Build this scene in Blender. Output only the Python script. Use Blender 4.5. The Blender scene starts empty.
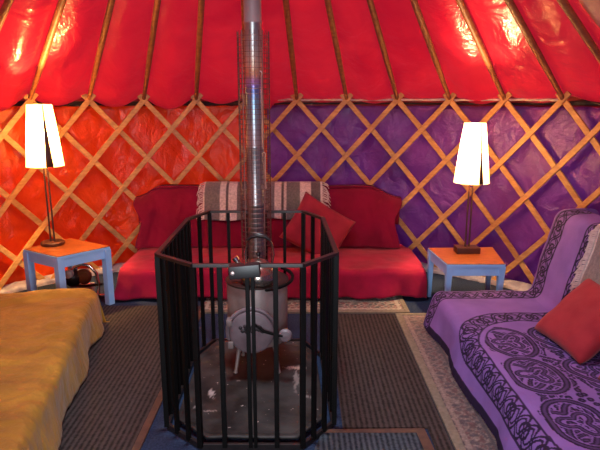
import bpy, bmesh, math, random
import numpy as np
from mathutils import Vector, Matrix, noise
random.seed(4)
sc = bpy.context.scene
COL = sc.collection
PI = math.pi
RAD = math.radians

# ---------------------------------------------------------------- materials
def new_mat(name):
    m = bpy.data.materials.new(name); m.use_nodes = True
    nt = m.node_tree; nt.nodes.clear()
    out = nt.nodes.new('ShaderNodeOutputMaterial')
    return m, nt, out

def N(nt, t, **kw):
    n = nt.nodes.new(t)
    for k, v in kw.items():
        setattr(n, k, v)
    return n

def coords(nt, scale=(1, 1, 1), kind='Object'):
    tc = N(nt, 'ShaderNodeTexCoord'); mp = N(nt, 'ShaderNodeMapping')
    mp.inputs['Scale'].default_value = scale
    nt.links.new(tc.outputs[kind], mp.inputs['Vector'])
    return mp.outputs['Vector']

def bump(nt, vec, scale, strength, dist=.01, detail=4, distortion=0., prev=None):
    nz = N(nt, 'ShaderNodeTexNoise'); nz.inputs['Scale'].default_value = scale
    nz.inputs['Detail'].default_value = detail; nz.inputs['Distortion'].default_value = distortion
    nt.links.new(vec, nz.inputs['Vector'])
    b = N(nt, 'ShaderNodeBump'); b.inputs['Strength'].default_value = strength; b.inputs['Distance'].default_value = dist
    nt.links.new(nz.outputs['Fac'], b.inputs['Height'])
    if prev is not None: nt.links.new(prev, b.inputs['Normal'])
    return b.outputs['Normal']

def basic(name, c, rough=.6, metal=0., c2=None, nscale=8., stretch=(1, 1, 1), bstr=.0, bscale=40., bdist=.004, sheen=0., spec=.5, coat=0., detail=4, contrast=(.35, .65)):
    m, nt, out = new_mat(name)
    p = N(nt, 'ShaderNodeBsdfPrincipled')
    p.inputs['Roughness'].default_value = rough; p.inputs['Metallic'].default_value = metal
    p.inputs['Specular IOR Level'].default_value = spec
    p.inputs['Coat Weight'].default_value = coat
    p.inputs['Sheen Weight'].default_value = sheen
    v = coords(nt, stretch)
    nz = N(nt, 'ShaderNodeTexNoise'); nz.inputs['Scale'].default_value = nscale; nz.inputs['Detail'].default_value = detail
    nt.links.new(v, nz.inputs['Vector'])
    r = N(nt, 'ShaderNodeValToRGB')
    r.color_ramp.elements[0].position = contrast[0]; r.color_ramp.elements[1].position = contrast[1]
    c2 = c2 or tuple(x * .75 for x in c)
    r.color_ramp.elements[0].color = (*c2, 1); r.color_ramp.elements[1].color = (*c, 1)
    nt.links.new(nz.outputs['Fac'], r.inputs['Fac']); nt.links.new(r.outputs['Color'], p.inputs['Base Color'])
    if bstr: nt.links.new(bump(nt, v, bscale, bstr, bdist), p.inputs['Normal'])
    nt.links.new(p.outputs[0], out.inputs[0])
    return m

def attr_cloth(name, rough=.85, bscale=90., bstr=.3, sheen=.3, spec=.2, vary=.15, nscale=30.):
    """Cloth whose dye comes from the mesh attribute Col, with a woven bump."""
    m, nt, out = new_mat(name)
    p = N(nt, 'ShaderNodeBsdfPrincipled')
    p.inputs['Roughness'].default_value = rough; p.inputs['Sheen Weight'].default_value = sheen
    p.inputs['Specular IOR Level'].default_value = spec
    a = N(nt, 'ShaderNodeAttribute', attribute_name='Col')
    v = coords(nt)
    nz = N(nt, 'ShaderNodeTexNoise'); nz.inputs['Scale'].default_value = nscale; nz.inputs['Detail'].default_value = 5
    nt.links.new(v, nz.inputs['Vector'])
    mr = N(nt, 'ShaderNodeMapRange'); mr.inputs['To Min'].default_value = 1 - vary * 1.6; mr.inputs['To Max'].default_value = 1 + vary
    mr.inputs['From Min'].default_value = .3; mr.inputs['From Max'].default_value = .7
    nt.links.new(nz.outputs['Fac'], mr.inputs['Value'])
    mx = N(nt, 'ShaderNodeVectorMath', operation='SCALE')
    nt.links.new(a.outputs['Color'], mx.inputs[0]); nt.links.new(mr.outputs[0], mx.inputs['Scale'])
    nt.links.new(mx.outputs[0], p.inputs['Base Color'])
    nt.links.new(bump(nt, v, bscale, bstr, .004, 3), p.inputs['Normal'])
    nt.links.new(p.outputs[0], out.inputs[0])
    return m

def skin_fabric(name, c, c2, trans, rough=.3, bstr=.5, bscale=5., stretch=(1, 1, 1), nscale=3., coat=.4, fine=28., fstr=.25):
    """Thin coated cloth that lets daylight glow through."""
    m, nt, out = new_mat(name)
    p = N(nt, 'ShaderNodeBsdfPrincipled'); p.inputs['Roughness'].default_value = rough
    p.inputs['Coat Weight'].default_value = coat; p.inputs['Coat Roughness'].default_value = .12
    t = N(nt, 'ShaderNodeBsdfTranslucent')
    v = coords(nt, stretch)
    nz = N(nt, 'ShaderNodeTexNoise'); nz.inputs['Scale'].default_value = nscale; nz.inputs['Detail'].default_value = 6
    nz.inputs['Distortion'].default_value = .8
    nt.links.new(v, nz.inputs['Vector'])
    r = N(nt, 'ShaderNodeValToRGB'); r.color_ramp.elements[0].position = .3; r.color_ramp.elements[1].position = .7
    r.color_ramp.elements[0].color = (*c2, 1); r.color_ramp.elements[1].color = (*c, 1)
    nt.links.new(nz.outputs['Fac'], r.inputs['Fac'])
    nt.links.new(r.outputs['Color'], p.inputs['Base Color']); nt.links.new(r.outputs['Color'], t.inputs['Color'])
    nrm = bump(nt, v, bscale, bstr, .05, 3, 1.2)
    nrm = bump(nt, v, fine, fstr, .012, 4, 2.0, nrm)
    nt.links.new(nrm, p.inputs['Normal']); nt.links.new(nrm, p.inputs['Coat Normal'])
    mx = N(nt, 'ShaderNodeMixShader'); mx.inputs[0].default_value = trans
    nt.links.new(p.outputs[0], mx.inputs[1]); nt.links.new(t.outputs[0], mx.inputs[2])
    nt.links.new(mx.outputs[0], out.inputs[0])
    return m

M = {}
M['roof'] = skin_fabric('red roof cloth', (.82, .022, .045), (.64, .010, .034), .5, rough=.32, bscale=3.5, bstr=.5, nscale=2.2, fine=16, fstr=.25)
M['orange'] = skin_fabric('orange wall cloth', (.88, .115, .010), (.80, .060, .010), .45, rough=.28, bscale=5, bstr=.6, fine=20, fstr=.5)
M['purple'] = skin_fabric('purple wall cloth', (.30, .075, .43), (.21, .045, .32), .45, rough=.25, bscale=6, bstr=.6, fine=24, fstr=.6)
M['valance'] = skin_fabric('dark red hem cloth', (.42, .015, .02), (.25, .008, .012), .35, rough=.4, fine=14)
M['gap_shade'] = basic('painted gap shade', (.03, .012, .012), .8, c2=(.015, .008, .008))  # dark strip colour standing in for shade under the eave
M['cream'] = skin_fabric('cream canvas', (.8, .62, .55), (.7, .5, .45), .5)
M['rope'] = basic('pale rope', (.75, .62, .55), .6, c2=(.6, .45, .4), nscale=30)
M['groundsheet'] = basic('white crumpled groundsheet', (.42, .38, .42), .35, c2=(.22, .19, .24), nscale=14, bstr=.6, bscale=18, bdist=.02)
M['lath'] = basic('honey ash lath', (.62, .33, .12), .5, c2=(.48, .22, .07), nscale=5, stretch=(3, 3, 9), bstr=.05)
M['pole'] = basic('brown roof pole wood', (.34, .13, .045), .5, c2=(.22, .075, .03), nscale=6, stretch=(3, 3, 8))
M['carpet'] = basic('blue floor carpet', (.030, .048, .098), .95, c2=(.016, .026, .056), nscale=90, bstr=.4, bscale=260, spec=.1)
M['black_iron'] = basic('black painted iron', (.004, .004, .004), .5, c2=(.003, .003, .003), nscale=30, bstr=.08, bscale=60, spec=.12)
M['rail_iron'] = basic('worn dark rail iron', (.014, .010, .010), .4, metal=.0, c2=(.008, .006, .006), nscale=30)
M['flue_guard'] = basic('rusty brown guard wire', (.16, .06, .05), .45, metal=.5, c2=(.10, .035, .03), nscale=20)
M['chrome'] = basic('chrome', (.75, .75, .76), .15, metal=1., c2=(.6, .6, .6))
M['steel_wire'] = basic('pale steel wire', (.55, .45, .42), .35, metal=.8)
M['white_plastic'] = basic('white plastic', (.7, .68, .66), .4, c2=(.6, .57, .55))
M['black_plastic'] = basic('black plastic', (.012, .011, .012), .35)
M['brown_plastic'] = basic('brown varnished wood', (.22, .06, .02), .35, c2=(.12, .03, .012), nscale=12)
M['blue_paint'] = basic('pale blue paint', (.28, .52, .86), .45, c2=(.25, .47, .80), nscale=10, bstr=.05)
M['table_wood'] = basic('orange brown table wood', (.33, .080, .015), .32, c2=(.16, .038, .010), nscale=9, stretch=(2, 7, 2), bstr=.1, bscale=30, coat=.3)
M['lamp_wood'] = basic('dark lamp wood', (.075, .022, .012), .4, c2=(.045, .012, .008), nscale=12)
M['gold'] = basic('gold velvet', (.38, .200, .015), .62, c2=(.24, .115, .006), nscale=4, bstr=.6, bscale=11, bdist=.03, sheen=.15, spec=.25, stretch=(1, 1.6, 1))
M['red_velvet'] = basic('bright red velvet', (.35, .003, .040), .75, c2=(.22, .002, .024), nscale=5, bstr=.3, bscale=40, sheen=.15, spec=.15)
M['crimson'] = basic('dark crimson throw', (.19, .003, .030), .85, c2=(.13, .002, .020), nscale=4, bstr=.3, bscale=60, sheen=.1, spec=.1)
M['cushion_red'] = basic('dusty red cushion cloth', (.30, .022, .045), .85, c2=(.24, .016, .034), nscale=9, bstr=.3, bscale=120, sheen=.1, spec=.1)
M['cushion_brick'] = basic('brick red cushion cloth', (.33, .030, .040), .85, c2=(.26, .020, .030), nscale=7, bstr=.3, bscale=120, sheen=.1, spec=.1)
M['mattress'] = basic('futon cotton', (.35, .02, .03), .9)
M['pale_wood'] = basic('pale pine', (.55, .36, .18), .6, c2=(.45, .27, .12), nscale=6, stretch=(1, 1, 6))
M['fringe'] = basic('cream wool fringe', (.68, .58, .54), .9, c2=(.52, .42, .40), nscale=40)
M['cloth_attr'] = attr_cloth('printed purple throw cotton', sheen=.0, vary=.10, nscale=6., bscale=70, bstr=.15)
M['rug_attr'] = attr_cloth('woven pile rug', bscale=200, bstr=.5, nscale=70, vary=.3)
M['blanket_attr'] = attr_cloth('striped wool blanket', bscale=160, bstr=.6, nscale=60, vary=.2)
M['mat_binding'] = basic('brown mat binding', (.10, .045, .028), .7, c2=(.06, .028, .018), nscale=20)
M['beige_binding'] = basic('beige rug binding', (.20, .175, .13), .85, c2=(.145, .125, .09), nscale=50, bstr=.3, bscale=200)
M['leaf_metal'] = basic('soot dark relief', (.03, .025, .03), .5)
M['door_enamel'] = basic('greyish lilac enamel', (.20, .165, .185), .42, c2=(.14, .11, .125), nscale=14, bstr=.15, bscale=50)
M['drum'] = basic('smoky steel drum', (.30, .25, .235), .45, metal=.3, c2=(.19, .15, .14), nscale=7, bstr=.1, bscale=40)
M['stove_top'] = basic('dark brown stove top', (.06, .035, .03), .35, metal=.5, c2=(.03, .02, .018), nscale=9)
M['kettle'] = basic('tarnished kettle metal', (.42, .35, .30), .22, metal=.9, c2=(.25, .19, .16), nscale=6)

def ribbed_mat(name, ca, cb, period, axis):
    m, nt, out = new_mat(name)
    p = N(nt, 'ShaderNodeBsdfPrincipled'); p.inputs['Roughness'].default_value = .9; p.inputs['Specular IOR Level'].default_value = .15
    v = coords(nt)
    w = N(nt, 'ShaderNodeTexWave', wave_type='BANDS', bands_direction=axis)
    w.inputs['Scale'].default_value = PI * 2 / 20 / period; w.inputs['Distortion'].default_value = .6; w.inputs['Detail'].default_value = 2
    w.inputs['Detail Scale'].default_value = 8
    nt.links.new(v, w.inputs['Vector'])
    nz = N(nt, 'ShaderNodeTexNoise'); nz.inputs['Scale'].default_value = 60; nz.inputs['Detail'].default_value = 4
    nt.links.new(v, nz.inputs['Vector'])
    ad = N(nt, 'ShaderNodeMath', operation='MULTIPLY_ADD'); ad.inputs[1].default_value = .55
    nt.links.new(w.outputs['Fac'], ad.inputs[0])
    sb = N(nt, 'ShaderNodeMath', operation='SUBTRACT'); sb.inputs[1].default_value = .28
    nt.links.new(nz.outputs['Fac'], sb.inputs[0]); nt.links.new(sb.outputs[0], ad.inputs[2])
    r = N(nt, 'ShaderNodeValToRGB'); r.color_ramp.elements[0].position = .15; r.color_ramp.elements[1].position = .75
    r.color_ramp.elements[0].color = (*ca, 1); r.color_ramp.elements[1].color = (*cb, 1)
    nt.links.new(ad.outputs[0], r.inputs['Fac']); nt.links.new(r.outputs['Color'], p.inputs['Base Color'])
    b = N(nt, 'ShaderNodeBump'); b.inputs['Strength'].default_value = .5; b.inputs['Distance'].default_value = .006
    nt.links.new(ad.outputs[0], b.inputs['Height']); nt.links.new(b.outputs['Normal'], p.inputs['Normal'])
    nt.links.new(p.outputs[0], out.inputs[0])
    return m
M['brown_mat'] = ribbed_mat('ribbed brown matting', (.015, .012, .011), (.058, .046, .044), .026, 'X')
M['grey_mat'] = ribbed_mat('ribbed blue grey matting', (.012, .017, .024), (.060, .076, .095), .024, 'X')

def hearth_mat():
    m, nt, out = new_mat('scuffed hearth steel')
    p = N(nt, 'ShaderNodeBsdfPrincipled'); p.inputs['Metallic'].default_value = .5
    v = coords(nt)
    nz = N(nt, 'ShaderNodeTexNoise'); nz.inputs['Scale'].default_value = 6; nz.inputs['Detail'].default_value = 8
    nt.links.new(v, nz.inputs['Vector'])
    r = N(nt, 'ShaderNodeValToRGB'); r.color_ramp.elements[0].position = .35; r.color_ramp.elements[1].position = .68
    r.color_ramp.elements[0].color = (.014, .013, .013, 1); r.color_ramp.elements[1].color = (.062, .057, .055, 1)
    nt.links.new(nz.outputs['Fac'], r.inputs['Fac'])
    sp = N(nt, 'ShaderNodeTexNoise'); sp.inputs['Scale'].default_value = 38; sp.inputs['Detail'].default_value = 3
    nt.links.new(v, sp.inputs['Vector'])
    r2 = N(nt, 'ShaderNodeValToRGB'); r2.color_ramp.elements[0].position = .70; r2.color_ramp.elements[1].position = .74
    nt.links.new(sp.outputs['Fac'], r2.inputs['Fac'])
    a = N(nt, 'ShaderNodeAttribute', attribute_name='Col')
    mxm = N(nt, 'ShaderNodeMath', operation='MAXIMUM')
    nt.links.new(r2.outputs['Color'], mxm.inputs[0]); nt.links.new(a.outputs['Fac'], mxm.inputs[1])
    mx = N(nt, 'ShaderNodeMix', data_type='RGBA')
    nt.links.new(mxm.outputs[0], mx.inputs[0]); nt.links.new(r.outputs['Color'], mx.inputs[6])
    mx.inputs[7].default_value = (.55, .48, .45, 1)
    nt.links.new(mx.outputs[2], p.inputs['Base Color'])
    rr = N(nt, 'ShaderNodeMapRange'); rr.inputs['To Min'].default_value = .46; rr.inputs['To Max'].default_value = .66
    nt.links.new(nz.outputs['Fac'], rr.inputs['Value']); nt.links.new(rr.outputs[0], p.inputs['Roughness'])
    nt.links.new(bump(nt, v, 9, .25, .01, 5), p.inputs['Normal'])
    nt.links.new(p.outputs[0], out.inputs[0])
    return m
M['hearth'] = hearth_mat()

def flue_mat():
    """Stainless pipe with the heat tint bands it carries along its height."""
    m, nt, out = new_mat('heat tinted stainless')
    p = N(nt, 'ShaderNodeBsdfPrincipled'); p.inputs['Metallic'].default_value = .75; p.inputs['Roughness'].default_value = .34
    v = coords(nt)
    sx = N(nt, 'ShaderNodeSeparateXYZ'); nt.links.new(v, sx.inputs[0])
    mr = N(nt, 'ShaderNodeMapRange'); mr.inputs['From Min'].default_value = .0; mr.inputs['From Max'].default_value = 1.6
    nt.links.new(sx.outputs['Z'], mr.inputs['Value'])
    r = N(nt, 'ShaderNodeValToRGB'); cr = r.color_ramp
    stops = [(0, (.27, .23, .22)), (.30, (.33, .30, .30)), (.45, (.36, .36, .38)), (.53, (.28, .36, .42)), (.585, (.22, .36, .52)), (.62, (.22, .26, .58)),
             (.645, (.34, .20, .50)), (.67, (.52, .32, .18)), (.70, (.55, .48, .36)), (.76, (.34, .34, .34)), (.95, (.22, .22, .23)), (1, (.12, .12, .13))]
    while len(cr.elements) < len(stops): cr.elements.new(.5)
    for e, (q, c) in zip(cr.elements, stops): e.position = q; e.color = (*c, 1)
    nt.links.new(mr.outputs[0], r.inputs['Fac']); nt.links.new(r.outputs['Color'], p.inputs['Base Color'])
    nt.links.new(bump(nt, v, 20, .05, .005), p.inputs['Normal'])
    nt.links.new(p.outputs[0], out.inputs[0])
    return m
M['flue'] = flue_mat()

def shade_mat(strength):
    m, nt, out = new_mat('lit paper lampshade')
    d = N(nt, 'ShaderNodeBsdfTranslucent'); d.inputs['Color'].default_value = (.9, .75, .5, 1)
    d2 = N(nt, 'ShaderNodeBsdfDiffuse'); d2.inputs['Color'].default_value = (.85, .75, .55, 1)
    ms = N(nt, 'ShaderNodeMixShader'); ms.inputs[0].default_value = .65
    nt.links.new(d.outputs[0], ms.inputs[1]); nt.links.new(d2.outputs[0], ms.inputs[2])
    e = N(nt, 'ShaderNodeEmission'); e.inputs['Color'].default_value = (1, .62, .22, 1); e.inputs['Strength'].default_value = strength
    ad = N(nt, 'ShaderNodeAddShader')
    nt.links.new(ms.outputs[0], ad.inputs[0]); nt.links.new(e.outputs[0], ad.inputs[1]); nt.links.new(ad.outputs[0], out.inputs[0])
    return m
M['shade'] = shade_mat(.9)

# ---------------------------------------------------------------- mesh helpers
class MB:
    def __init__(s): s.v = []; s.f = []; s.c = []
    def add(s, vs, fs):
        b = len(s.v); s.v += [tuple(x) for x in vs]; s.f += [tuple(i + b for i in f) for f in fs]
        return s
    def box(s, x0, x1, y0, y1, z0, z1, bev=0., rot=0., about=None, mat=None):
        bm = bmesh.new(); bmesh.ops.create_cube(bm, size=1)
        for v in bm.verts:
            v.co = Vector(((x0 + x1) / 2 + v.co.x * (x1 - x0), (y0 + y1) / 2 + v.co.y * (y1 - y0), (z0 + z1) / 2 + v.co.z * (z1 - z0)))
        if bev: bmesh.ops.bevel(bm, geom=list(bm.edges), offset=bev, segments=2, affect='EDGES', profile=.7)
        a = Vector(about) if about else Vector(((x0 + x1) / 2, (y0 + y1) / 2, (z0 + z1) / 2))
        R = mat if mat is not None else Matrix.Rotation(rot, 3, 'Z')
        bm.verts.index_update()
        s.add([a + R @ (v.co - a) for v in bm.verts], [[v.index for v in f.verts] for f in bm.faces]); bm.free()
        return s
    def tube(s, pts, r, n=8, closed=False, cap=True):
        pts = [Vector(p) for p in pts]; k = len(pts)
        rs = r if isinstance(r, (list, tuple)) else [r] * k
        up = None; rings = []
        for i, p in enumerate(pts):
            a = pts[(i - 1) % k] if (closed or i) else p; b = pts[(i + 1) % k] if (closed or i < k - 1) else p
            t = (b - a).normalized()
            if up is None:
                up = t.cross(Vector((0, 0, 1)))
                if up.length < .1: up = t.cross(Vector((1, 0, 0)))
                up.normalize()
            up = (up - t * up.dot(t)).normalized(); w = t.cross(up)
            rings.append([p + rs[i] * (math.cos(q) * up + math.sin(q) * w) for q in (2 * PI * j / n for j in range(n))])
        b = [v for g in rings for v in g]; f = []
        for i in range(k if closed else k - 1):
            for j in range(n):
                f.append((i * n + j, i * n + (j + 1) % n, ((i + 1) % k) * n + (j + 1) % n, ((i + 1) % k) * n + j))
        if cap and not closed: f += [tuple(range(n))[::-1], tuple((k - 1) * n + j for j in range(n))]
        return s.add(b, f)
    def lathe(s, prof, c, n=32, axis='Z', R=None):
        """prof: (radius, height) pairs; axis Z, or Y facing -Y."""
        vs = []; k = len(prof)
        for r, h in prof:
            for j in range(n):
                a = 2 * PI * j / n
                p = Vector((r * math.cos(a), r * math.sin(a), h)) if axis == 'Z' else Vector((r * math.cos(a), -h, r * math.sin(a)))
                if R is not None: p = R @ p
                vs.append(Vector(c) + p)
        f = []
        for i in range(k - 1):
            for j in range(n): f.append((i * n + j, i * n + (j + 1) % n, (i + 1) * n + (j + 1) % n, (i + 1) * n + j))
        if prof[0][0] > 1e-5: f.append(tuple(range(n))[::-1])
        if prof[-1][0] > 1e-5: f.append(tuple((k - 1) * n + j for j in range(n)))
        return s.add(vs, f)
    def grid(s, fn, nu, nv):
        vs = [fn(i / nu, j / nv) for j in range(nv + 1) for i in range(nu + 1)]
        f = [(j * (nu + 1) + i, j * (nu + 1) + i + 1, (j + 1) * (nu + 1) + i + 1, (j + 1) * (nu + 1) + i) for j in range(nv) for i in range(nu)]
        return s.add(vs, f)
    def build(s, name, mat, parent=None, smooth=True, thick=0., cols=None, loc=None, sub=0, angle=40):
        org = Vector((0, 0, 0)); q = parent
        while q is not None: org += Vector(q.location); q = q.parent
        if parent is None and loc is not None: org = Vector(loc)
        me = bpy.data.meshes.new(name)
        me.from_pydata([tuple(Vector(v) - org) for v in s.v], [], s.f); me.update()
        bm = bmesh.new(); bm.from_mesh(me); bmesh.ops.recalc_face_normals(bm, faces=bm.faces); bm.to_mesh(me); bm.free()
        me.materials.append(mat)
        if cols is not None:
            a = me.attributes.new('Col', 'FLOAT_COLOR', 'POINT')
            c4 = np.ones((len(s.v), 4), np.float32); c4[:, :3] = cols; a.data.foreach_set('color', c4.ravel())
        o = bpy.data.objects.new(name, me); COL.objects.link(o)
        if parent is not None: o.parent = parent
        elif loc is not None: o.location = loc
        if smooth:
            for p in me.polygons: p.use_smooth = True
            me.set_sharp_from_angle(angle=RAD(angle))
        if thick:
            md = o.modifiers.new('thickness', 'SOLIDIFY'); md.thickness = thick; md.offset = 1
        if sub:
            md = o.modifiers.new('smooth', 'SUBSURF'); md.levels = md.render_levels = sub
        return o

def empty(name, loc, label, cat, group=None):
    o = bpy.data.objects.new(name, None); COL.objects.link(o); o.location = loc; o.empty_display_size = .1
    o['label'] = label; o['category'] = cat
    if group: o['group'] = group
    return o
def tag(o, label, cat, group=None):
    o['label'] = label; o['category'] = cat
    if group: o['group'] = group
    return o
def struct(o): o['kind'] = 'structure'; return o

def fbm(x, y, z=0., o=4): return noise.fractal(Vector((x, y, z)), .9, 2.0, o)
def sst(a, b, x):
    t = min(1, max(0, (x - a) / (b - a))); return t * t * (3 - 2 * t)

# ---------------------------------------------------------------- camera
cam_d = bpy.data.cameras.new('camera'); cam = bpy.data.objects.new('camera', cam_d); COL.objects.link(cam)
cam.location = (0, 0, 1.5); cam.rotation_euler = (PI / 2 - math.atan(125 / 560), 0, 0)
cam_d.sensor_width = 36; cam_d.lens = 36 * 560 / 600; cam_d.clip_start = .02
sc.camera = cam

# ---------------------------------------------------------------- the yurt
CX, CY, R = -.25, 2.5, 2.7
PHASE, STEP = 4.7, 9.6
def cyl(th, r, z):                       # th in degrees from straight ahead, clockwise seen from above
    a = RAD(th); return (CX + r * math.sin(a), CY + r * math.cos(a), z)
DOOR = 164                                # the doorway spans 164..196 degrees, behind the camera

m = MB(); n = 96
m.add([(CX + 3.0 * math.sin(2 * PI * i / n), CY + 3.0 * math.cos(2 * PI * i / n), z) for z in (0, -.06) for i in range(n)],
      [tuple(range(n)), tuple(range(n, 2 * n))[::-1]] + [(i, (i + 1) % n, n + (i + 1) % n, n + i) for i in range(n)])
struct(m.build('floor', M['carpet'], smooth=False))

def wall(name, t0, t1, mat, seed):
    mb = MB(); nu = int((t1 - t0) * 2.2); nv = 44
    def fn(u, v):
        th = t0 + (t1 - t0) * u; z = -.005 + 1.455 * v
        k = .018 * fbm(th * .16 + seed, z * 3.0) + .012 * fbm(th * .35 + z * 3 + seed, z * 1.5 - th * .12, 3.)
        k += .02 * math.sin(RAD(th - PHASE) * 360 / STEP) * .3
        return cyl(th, R + .065 + k, z + .008 * fbm(th * .3, 5.) * v)
    mb.grid(fn, nu, nv)
    return struct(mb.build(name, mat, thick=.004, angle=180))
wall('wall_left', -DOOR, -1.2, M['orange'], 1.)
wall('wall_right', -1.2, DOOR, M['purple'], 7.)

# hanging hem of the roof cloth outside the wall, and a dark band painted in as the shade of the eave gap
mb = MB(); mb.grid(lambda u, v: cyl(-DOOR + 2 * DOOR * u, R + .115 + .008 * fbm(u * 60, v), 1.37 + .20 * v), 260, 4)
struct(mb.build('trim_1', M['valance'], thick=.004, angle=180))
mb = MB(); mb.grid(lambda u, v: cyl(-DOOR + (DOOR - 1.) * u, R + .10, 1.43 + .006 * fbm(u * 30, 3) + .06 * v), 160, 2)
struct(mb.build('trim_2', M['gap_shade'], thick=.004, angle=180))
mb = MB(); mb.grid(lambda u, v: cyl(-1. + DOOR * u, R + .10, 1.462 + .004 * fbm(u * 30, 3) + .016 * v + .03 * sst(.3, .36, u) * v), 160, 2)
struct(mb.build('trim_3', M['gap_shade'], thick=.004, angle=180))

# white crumpled groundsheet lip along the foot of the wall
mb = MB()
def skirt(u, v):
    th = -100 + 200 * u; a = v * PI * .5
    k = fbm(th * .8, v * 4, 2.) * .018
    return cyl(th, R + .045 - .09 * math.sin(a) + k * .6, .006 + max(0, .055 * math.cos(a) + k * (.5 if v < .95 else 0)))
mb.grid(skirt, 360, 8)
struct(mb.build('baseboard_back', M['groundsheet'], angle=60))

# roof cloth: taut over the poles, sagging between them
PITCH = .76
RC = .36
def roof_z(r): return 1.50 + (R - r) * PITCH
mb = MB(); NA = int(360 / STEP * 14); NR = 40
def roof(u, v):
    th = PHASE + STEP * 37.5 * (u - .5)
    ph = (th - PHASE) / STEP; fr = ph - math.floor(ph)
    s = math.sin(PI * fr) ** 1.2
    if v < .9:
        q = v / .9; r = RC + (R + .02 - RC) * q
        wid = RAD(STEP) * r
        k = int(math.floor(ph)) % 38
        d = wid * (.13 + .05 * math.sin(k * 2.4)) * s * (.62 if math.sin(RAD(th)) > 0 else 1.) * (1 + .5 * sst(.6, 1, q))
        d += .012 * fbm(th * .12 + 3 * q, r * 1.1) * s + .02 * s * fbm(r * 4 + th * .1, th * .15, 9.) * sst(.4, 1, q)
        return cyl(th, r - d * .55, roof_z(r) + .045 + .01 * q - d * .8)
    q = (v - .9) / .1; k0 = int(math.floor(ph)) % 38
    r = R + .02; wid = RAD(STEP) * r
    d = wid * (.19 + .08 * math.sin(k0 * 2.4)) * s * (.40 if math.sin(RAD(th)) > 0 else 1.)
    a = q * PI * .55
    r2 = r - d * .55 * math.cos(a) + .09 * math.sin(a)
    return cyl(th, r2, roof_z(R + .02) + .055 - d * .8 - .030 * math.sin(a) * (.35 + s * .9))
mb.grid(roof, NA, NR)
struct(mb.build('ceiling', M['roof'], angle=180))

# crown ring the poles run up to
mb = MB(); mb.tube([cyl(i * 10, RC - .02, roof_z(RC) - .01) for i in range(36)], .035, 10, closed=True)
struct(mb.build('trim_4', M['pole']))

# cream flap of canvas hanging under the roof at the right
mb = MB()
def flap(u, v):
    th = 68.8 + 22 * u + .6 * fbm(v * 5, 2.); r = .5 + 2.1 * v
    return cyl(th, r - .05, roof_z(r) - .075 - .04 * math.sin(u * PI) + .012 * fbm(u * 6, v * 6))
mb.grid(flap, 24, 16)
FLAP = mb
tag(mb.build('canvas_flap', M['cream'], thick=.004, angle=180), 'cream canvas panel hanging under the red roof at the upper right corner', 'canvas')

# pale rope along the wall top, right of the flue
mb = MB(); mb.tube([cyl(1 + 50.5 * i / 120, R + .045 - .02 * abs(math.sin(RAD((1 + 50.5 * i / 120 - PHASE) / STEP * 180))), 1.502 + .006 * fbm(i * .12, 1.)) for i in range(121)], .010, 8)
tag(mb.build('rope', M['rope'], loc=cyl(1, R, 1.5)), 'pale rope strung along the top of the purple wall below the roof', 'rope')

# trellis (two sections of crossed laths)
def section(name, label, lo, hi, laths):
    root = empty(name, cyl((lo + hi) / 2, R, 0), label, 'trellis', 'wall trellis sections')
    for th0, s in laths:
        pts = []
        tot = 3 * STEP
        nn = 40
        for i in range(nn + 1):
            t = -.035 + (1.035) * i / nn
            th = th0 + s * tot * t
            if lo - .01 <= th <= hi + .01: pts.append((th, 1.5 * (1 - t)))
        if len(pts) < 4: continue
        r0 = R if s > 0 else R - .014
        mbq = MB(); vs = []; fs = []
        dth = s * tot; L = math.hypot(RAD(dth) * R, 1.5)
        ex = (RAD(dth) * R / L, -1.5 / L)             # along the lath (arc, z)
        nx = (-ex[1], ex[0])
        h = .022; bev = .003
        prof = [(-h, -.0065 + bev), (-h + bev, -.0065), (h - bev, -.0065), (h, -.0065 + bev), (h, .0065), (-h, .0065)]
        kk = len(prof)
        for th, z in pts:
            for w, d in prof:
                wob = .0
                vs.append(cyl(th + math.degrees(nx[0] * w / R), r0 + d, max(.004, z + nx[1] * w)))
        for i in range(len(pts) - 1):
            for j in range(kk):
                fs.append((i * kk + j, i * kk + (j + 1) % kk, (i + 1) * kk + (j + 1) % kk, (i + 1) * kk + j))
        fs += [tuple(range(kk)), tuple((len(pts) - 1) * kk + j for j in range(kk))[::-1]]
        mbq.add(vs, fs)
        mbq.build('lath', M['lath'], root, angle=30)
    return root
tops = [PHASE + STEP * k for k in range(-11, 12)]
allL = [(t, 1) for t in tops] + [(t, -1) for t in tops]
section('trellis', 'crossed wooden lath trellis standing against the orange wall', -80, .9, allL)
section('trellis', 'crossed wooden lath trellis standing against the purple wall', -.1, 80, allL)

# roof poles
seen = [k for k in range(-8, 9)]
ordn = ['first', 'second', 'third', 'fourth', 'fifth', 'sixth', 'seventh', 'eighth', 'ninth']
for k in range(-7, 8):
    th = PHASE + STEP * k
    if k == -1: lab = 'wooden roof pole passing behind the flue pipe'
    elif k >= 0: lab = 'wooden roof pole under red cloth, %s to the right of the flue pipe' % ordn[k]
    else: lab = 'wooden roof pole under red cloth, %s to the left of the flue pipe' % ordn[-k - 2]
    mb = MB(); P = []
    for i in range(25):
        q = i / 24; r = R - .005 + (RC - .0 - R) * q
        P.append(cyl(th, r, roof_z(r) + .004 + .012 * math.sin(q * PI)))
    mb.tube(P, [.017 + .006 * sst(0, .2, i / 24) for i in range(25)], 10)
    tag(mb.build('roof_pole', M['pole'], loc=cyl(th, R, 1.5)), lab, 'pole', 'roof poles')

# ---------------------------------------------------------------- floor mats and rugs
def slab(name, pts, z0, z1, mat, parent=None, loc=None):
    mb = MB(); n = len(pts)
    mb.add([(x, y, z1) for x, y in pts] + [(x, y, z0) for x, y in pts], [tuple(range(n)), tuple(range(n, 2 * n))[::-1]] + [(i, (i + 1) % n, n + (i + 1) % n, n + i) for i in range(n)])
    return mb.build(name, mat, parent, smooth=False, loc=loc)

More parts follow.
